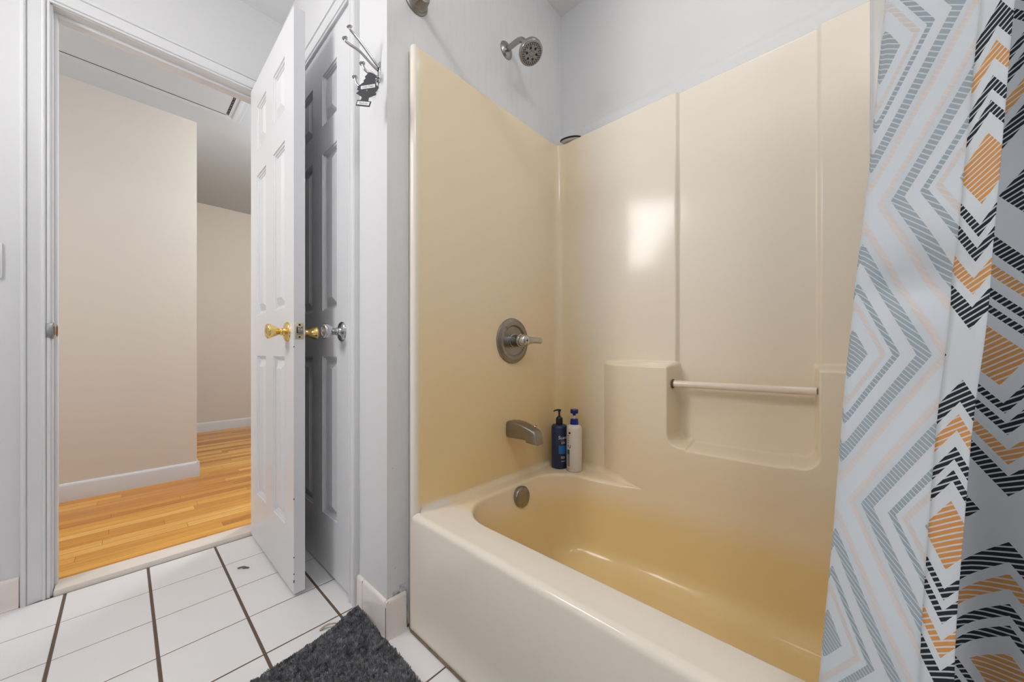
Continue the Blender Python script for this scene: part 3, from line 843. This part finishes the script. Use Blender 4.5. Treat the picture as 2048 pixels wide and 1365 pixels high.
MB().tube(smoothpath([card(575, 275), card(592, 225) - cn * .002, card(612, 190) - cn * .012, card(640, 200) - cn * .02, card(610, 250) - cn * .012, card(578, 285)], 5), .0006, 6).build('string', M['print_white'], af)

# ------------------------------------------------------------ bottles on the corner ledge
def wrap(px, pz, c, r, a0, lift=.0004):
    """flat label coordinates (m) bent round an upright bottle; a0 = facing angle"""
    a = a0 + px / r
    return (c[0] + (r + lift) * math.cos(a), c[1] + (r + lift) * math.sin(a), c[2] + pz)
def patch(c, r, a0, x0, x1, z0, z1, lift=.0004, n=8):
    return [[wrap(x0 + (x1 - x0) * i / n, z, c, r, a0, lift) for i in range(n + 1)] for z in (z0, z1)]

bz = ZD + .0003
c1 = (-0.8835, 1.2535, bz)
b1 = empty('shampoo_bottle', c1)
tag(b1, 'navy pump bottle with blue label on the tub corner ledge', 'bottle')
MB().lathe([(0, 0), (.030, 0), (.0325, .002), (.0335, .006), (.0335, .168), (.0325, .174), (.0285, .179), (.022, .1815), (.0135, .1825), (.0135, .186)], c1, (0, 0, 1), 40, cap=False).build('bottle_body', M['navy'], b1, angle=35)
MB().lathe([(.0140, .183), (.0145, .184), (.0145, .206), (.0135, .209), (.0070, .214), (.0065, .216)], c1, (0, 0, 1), 28).build('collar', M['black_plastic'], b1, angle=35)
pm = MB().lathe([(.0042, .214), (.0042, .232), (.0055, .234), (.0058, .243), (.0050, .245), (0, .2455)], c1, (0, 0, 1), 20, cap=False)
q1 = Vector(c1)
pm.tube([q1 + Vector((.006, .004, .2405)), q1 + Vector((-.004, -.003, .2420)), q1 + Vector((-.014, -.010, .2395)), q1 + Vector((-.019, -.014, .2350))], [.0040, .0042, .0034, .0028], 12)
pm.build('pump', M['black_plastic'], b1, angle=45)
A1 = R(-38)
lb_ = MB(); lb_.grid(patch(c1, .0335, A1, -.012, .020, .064, .098)); lo = lb_.build('label', M['print_blue'], b1)
tv, tf = text_geo('Suave', .020, .15, 0)
MB().add([wrap(.008 + p.x, .131 + p.y, c1, .0335, A1, .0006) for p in tv], tf).build('lettering', M['print_white'], lo, fix=False, smooth=False)
for z_, h_, x_ in ((.117, .0022, 0), (.105, .010, .004), (.044, .010, .003), (.031, .005, .004)):
    MB().grid(patch(c1, .0335, A1, -.006 + x_, .012 + x_, z_, z_ + h_, .0007)).build('small_print', M['print_grey'], lo)

c2 = (-0.8130, 1.2600, bz)
b2 = empty('lotion_bottle', c2)
tag(b2, 'white bottle with royal blue pump beside the navy bottle', 'bottle')
MB().lathe([(0, 0), (.028, 0), (.0305, .002), (.0315, .006), (.0315, .172), (.0305, .179), (.027, .184), (.0205, .187), (.0170, .188), (.0170, .190)], c2, (0, 0, 1), 40, cap=False).build('bottle_body', M['white_plastic'], b2, angle=35)
MB().lathe([(.0165, .189), (.0172, .190), (.0160, .205), (.0150, .212), (.0060, .2135)], c2, (0, 0, 1), 28).build('collar', M['blue_plastic'], b2, angle=35)
MB().lathe([(.0050, .2125), (.0050, .228)], c2, (0, 0, 1), 18).build('pump_stem', M['white_plastic'], b2)
pm = MB().lathe([(.0055, .226), (.0060, .2325), (.0075, .2345), (.0150, .2352), (.0162, .237), (.0162, .2495), (.0150, .2515), (0, .252)], c2, (0, 0, 1), 28)
q2 = Vector(c2)
pm.tube([q2 + Vector((.004, -.003, .243)), q2 + Vector((.017, -.012, .2425))], [.006, .0055], 14)
pm.build('pump_head', M['blue_plastic'], b2, angle=40)
A2 = R(-95)
l2 = MB(); l2.grid(patch(c2, .0315, A2, -.012, .0015, .022, .070)); lo2 = l2.build('label', M['print_grey'], b2)
MB().grid(patch(c2, .0315, A2, -.014, .0012, .070, .090, .0006)).build('label_band', M['print_teal'], lo2)
MB().grid(patch(c2, .0315, A2, -.004, .005, .154, .162, .0006)).build('emblem', M['print_dark'], lo2)
tv, tf = text_geo('N', .022, .2, 0)
MB().add([wrap(-.003 + p.x, .102 + p.y, c2, .0315, A2, .0006) for p in tv], tf).build('lettering', M['print_dark'], lo2, fix=False, smooth=False)
for k in range(4): MB().grid(patch(c2, .0315, A2, -.012, -.002 + .002 * (k % 2), .117 + k * .009, .121 + k * .009, .0006)).build('small_print', M['print_grey'], lo2)
MB().grid(patch(c2, .0315, A2, -.010, .004, .011, .0125, .0006)).build('small_print', M['print_grey'], lo2)

# small dish on the top corner of the surround
ds = empty('soap_tray', (-0.886, 1.342, 1.7725))
tag(ds, 'small grey tray with black rim on the top corner of the surround', 'tray')
n_ = 40
def ring(rx, ry, z): return [(rx * math.cos(2 * math.pi * k / n_), ry * math.sin(2 * math.pi * k / n_), z) for k in range(n_)]
Mt = Matrix.Translation((-0.886, 1.342, 1.7805)) @ Matrix.Rotation(R(6), 4, 'Z') @ Matrix.Rotation(R(7), 4, 'Y') @ Matrix.Diagonal((.90, .9, 1, 1))
rows = [[Mt @ Vector(p) for p in ring(a, b_, z)] for a, b_, z in ((.001, .001, -.008), (.024, .010, -.0078), (.042, .017, -.006), (.050, .0205, -.001), (.052, .0215, .004), (.049, .020, .004), (.040, .016, -.003), (.001, .001, -.005))]
MB().grid(rows, closed_u=True).build('tray_bowl', mat('grey_plastic', srgb(196, 194, 188), 0.4), ds, angle=50)
MB().tube([Mt @ Vector(p) for p in ring(.053, .0225, .005)] + [Mt @ Vector(ring(.053, .0225, .005)[0])], .0036, 10).build('tray_rim', M['dark'], ds)

# ------------------------------------------------------------ shower curtain and liner
def lerp(a, b, t): return a + (b - a) * t
def interp(tab, z):
    if z <= tab[0][0]: (z0, a), (z1, b) = tab[0], tab[1]
    elif z >= tab[-1][0]: (z0, a), (z1, b) = tab[-2], tab[-1]
    else:
        for (z0, a), (z1, b) in zip(tab, tab[1:]):
            if z0 <= z <= z1: break
    return a + (b - a) * (z - z0) / (z1 - z0)
FOLD_X = [(0.05, -0.036), (0.42, -0.0215), (0.62, -0.0075), (0.80, 0.003), (0.92, 0.012), (1.05, 0.0235), (1.25, 0.0375), (1.6, 0.052), (1.92, 0.06)]
HEM_X = [(0.05, 0.062), (0.50, 0.072), (0.57, 0.0735), (0.66, 0.078), (0.76, 0.084), (0.82, 0.0885), (0.90, 0.0945), (0.98, 0.0985), (1.06, 0.1035), (1.16, 0.1085), (1.5, 0.113), (1.92, 0.116)]
def section(z):
    """plan points (x, y, u) of the hanging cloth from the free hem round the fold and along the rod"""
    xf, xh = interp(FOLD_X, z), interp(HEM_X, z)
    yo = -0.012 * sstep(1.0, 0.3, z)
    wob = 0.004 * math.sin(z * 19) + 0.003 * math.sin(z * 41 + 1)
    crease = 0.016 * math.exp(-((z - 0.915) / 0.018) ** 2) - 0.010 * math.exp(-((z - 0.965) / 0.03) ** 2)
    yh, yf = 0.515 + yo, 0.580 + yo
    pts = []
    n1 = 22
    for i in range(n1 + 1):
        t = i / n1
        x = lerp(xh, xf + .004, t)
        y = lerp(yh, yf - .006, t ** 0.9) + 0.006 * math.sin(t * 3.14) * math.sin(z * 8 + 1) + wob * (1 - t) * .5 + crease * math.sin(3.14 * t) * .6
        pts.append((x, y, 0.112 * t))
    for k in range(1, 6):
        a = R(-150 - 50 * k)
        pts.append((xf + .005 + .006 * math.cos(R(-120 - 24 * k)), yf + .006 * math.sin(R(-120 - 24 * k)) + .001, 0.112 + .004 * k))
    x0, y0 = xf + .006, yf + .008
    n2 = 100
    low = sstep(1.0, 0.55, z)
    amp = 0.018 + 0.012 * low
    half = lerp(0.095, 0.058, low)
    for i in range(1, n2 + 1):
        t = i / n2
        x = x0 + 0.50 * t
        ph = (x - 0.098) / half * 3.14159
        env = sstep(0.0, 0.09, t)
        y = y0 + 0.020 * sstep(0, .1, t) + env * (amp * math.cos(ph) * 0.9 + .004 * math.sin(ph * 1.3 + z * 5)) + yo * .2 + .003 * math.sin(z * 11 + x * 20)
        y -= 0.062 * sstep(0.48, 0.30, z)
        if z < 0.42: y = min(y, 0.579 + .5 * max(0, z - .36))
        pts.append((x, y, 0.325 + (x - 0.105 - 0.018 * sstep(0.95, 0.75, z)) * 0.95))
    return pts
zc_ = lines(0.10, 1.93, 150)
secs_ = [section(z) for z in zc_]
HEMN = 5                                                    # columns that make the turned hem
cu_ = empty('shower_curtain', (0.25, 0.59, 1.0))
tag(cu_, 'white shower curtain with orange and black diamond print, bunched at the right', 'shower curtain')
def cloth(name, rows, uvs, mats, parent, thick):
    nvx = len(rows[0]); me = bpy.data.meshes.new(name)
    vsx = [p for r in rows for p in r]
    fsx = [(i * nvx + j, i * nvx + j + 1, (i + 1) * nvx + j + 1, (i + 1) * nvx + j) for i in range(len(rows) - 1) for j in range(nvx - 1)]
    me.from_pydata(vsx, [], fsx)
    for m_ in mats: me.materials.append(m_)
    uvl = me.uv_layers.new(name='UVMap'); fu_ = [p for r in uvs for p in r]
    for lp_ in me.loops: uvl.data[lp_.index].uv = fu_[lp_.vertex_index]
    me.shade_smooth()
    ob = bpy.data.objects.new(name, me); col.objects.link(ob)
    if parent is not None:
        ob.parent = parent; ob.matrix_parent_inverse = Matrix.Translation(-Vector(parent.location))
    sd = ob.modifiers.new('thickness', 'SOLIDIFY'); sd.thickness = thick; sd.offset = -1
    if len(mats) > 1: sd.material_offset = 1; sd.material_offset_rim = 0
    return ob
cloth('cloth_panel', [[(x, y, z) for x, y, u in s_] for s_, z in zip(secs_, zc_)], [[(u, z) for x, y, u in s_] for s_, z in zip(secs_, zc_)], [M['curtain_front'], M['curtain_back']], cu_, 0.0008)
# the side hem is folded over onto the reverse, so its printed face shows
hr, hu = [], []
for s_, z in zip(secs_, zc_):
    row, uvr = [], []
    for j in range(HEMN + 1):
        x, y, u = s_[j]
        row.append((x - .0002, y - .0022 - .0006 * math.sin(z * 60), z)); uvr.append((-u + .02, z))
    hr.append(row); hu.append(uvr)
cloth('side_hem', hr, hu, [M['curtain_front']], cu_, 0.0006)

lr, lu = [], []
for z in lines(0.30, 1.93, 40):
    row, uvr = [], []
    for i in range(41):
        t = i / 40; x = 0.0262 + 0.50 * t
        y = 0.664 + 0.006 * math.sin(t * 40 + z * 1.3) * sstep(0, .1, t) + .045 * sstep(.7, .36, z)
        row.append((x, y, z)); uvr.append((t, z))
    lr.append(row); lu.append(uvr)
ln = cloth('curtain_liner', lr, lu, [M['liner']], None, 0.0004)
tag(ln, 'clear plastic shower liner hanging behind the printed curtain', 'shower liner')

for k in range(7):
    rg = MB()
    x = 0.075 + k * .07
    rg.tube([(x, 0.624 + .021 * math.cos(a), 1.942 + .024 * math.sin(a)) for a in [2 * math.pi * i / 20 for i in range(21)]], .0016, 8, cap=False)
    rg.build('hanging_ring', M['chrome'], cu_)

# ------------------------------------------------------------ rug
rug = empty('bath_rug', (-0.78, 0.25, 0))
tag(rug, 'shaggy charcoal bath rug on the tiles in front of the tub', 'rug')
RC = [Vector((-1.130, 0.505, 0)), Vector((-1.065, -0.06, 0)), Vector((-0.20, -0.02, 0)), Vector((-0.28, 0.528, 0))]   # corners
def rugp(s_, t_):
    """s along the tub, t away from it"""
    a = RC[0].lerp(RC[3], s_); b_ = RC[1].lerp(RC[2], s_); p = a.lerp(b_, t_)
    p.y += .006 * math.sin(s_ * 9) * (1 - t_)
    e = math.exp(-((s_ * .86) ** 2 + (t_ * .55) ** 2) / .006)
    return Vector((p.x, p.y, .005 + .028 * e + .003 * math.sin(s_ * 17 + t_ * 5) ** 2))
bk = MB(); bk.grid([[rugp(i / 60, j_ / 40) for i in range(61)] for j_ in range(41)])
bk.grid([[rugp(i / 60, j_ / 40) - Vector((0, 0, .004)) for i in range(61)] for j_ in range(41)])
bk.build('backing', M['rug'], rug)
random.seed(3)
pv, pf_ = [], []
NBL = 105000
from mathutils import noise as mn
for k in range(NBL):
    s_, t_ = random.random() ** 1.25, random.random()
    p = rugp(s_, t_)
    cl = mn.noise(Vector((p.x * 62, p.y * 62, 0))) + .5 * mn.noise(Vector((p.x * 150, p.y * 150, 3)))
    h_ = .0090 * (0.85 + .22 * random.random()) + .0040 * cl
    dx, dy = mn.noise(Vector((p.x * 75, p.y * 75, 9))), mn.noise(Vector((p.x * 75, p.y * 75, 17)))
    an = random.uniform(0, 6.283); ln_ = random.uniform(.0005, .0035)
    lean = Vector((math.cos(an) * ln_ + .007 * dx, math.sin(an) * ln_ + .007 * dy, 0))
    edge = min(1.0, min(s_, 1 - s_) * .86 / .012, min(t_, 1 - t_) * .55 / .012)
    lean *= .35 + .65 * edge
    aw = random.uniform(0, 6.283)
    wd = Vector((math.cos(aw), math.sin(aw), 0)) * random.uniform(.0006, .0011)
    b0 = len(pv)
    m1 = p + lean * .4 + Vector((0, 0, h_ * .65)); tp2 = p + lean + Vector((0, 0, h_))
    pv += [p - wd, p + wd, m1 - wd, m1 + wd, tp2 - wd * .7, tp2 + wd * .7]
    pf_ += [(b0, b0 + 1, b0 + 3, b0 + 2), (b0 + 2, b0 + 3, b0 + 5, b0 + 4)]
pm_ = MB(); pm_.v = pv; pm_.f = pf_; pm_.m = [0] * len(pf_)
po = pm_.build('pile', M['rug'], rug, smooth=False, fix=False)
po['kind'] = 'stuff'

# ------------------------------------------------------------ bits on the floor
sb = MB()
sb.tube(smoothpath([(-1.728, 0.300, .003), (-1.722, 0.312, .005), (-1.713, 0.317, .006), (-1.706, 0.326, .004), (-1.700, 0.333, .003)], 5), [.001] + [.0028] * 8 + [.0045] * 4 + [.003] * 5 + [.002, .0018, .001], 8)
tag(sb.build('lint_scrap', M['lint']), 'grey scrap of lint on the tiles by the open door', 'scrap')
pp = MB()
pp.tube(smoothpath([(-1.162, 0.402, .002), (-1.158, 0.418, .010), (-1.150, 0.432, .012), (-1.140, 0.452, .008)], 5), [.003, .004, .005, .005, .005, .004, .004, .004, .004, .003, .003, .003, .003, .002, .002, .0015], 7, squash=.35)
tag(pp.build('paper_scrap', M['paper']), 'crumpled beige paper scrap at the edge of the rug', 'scrap')
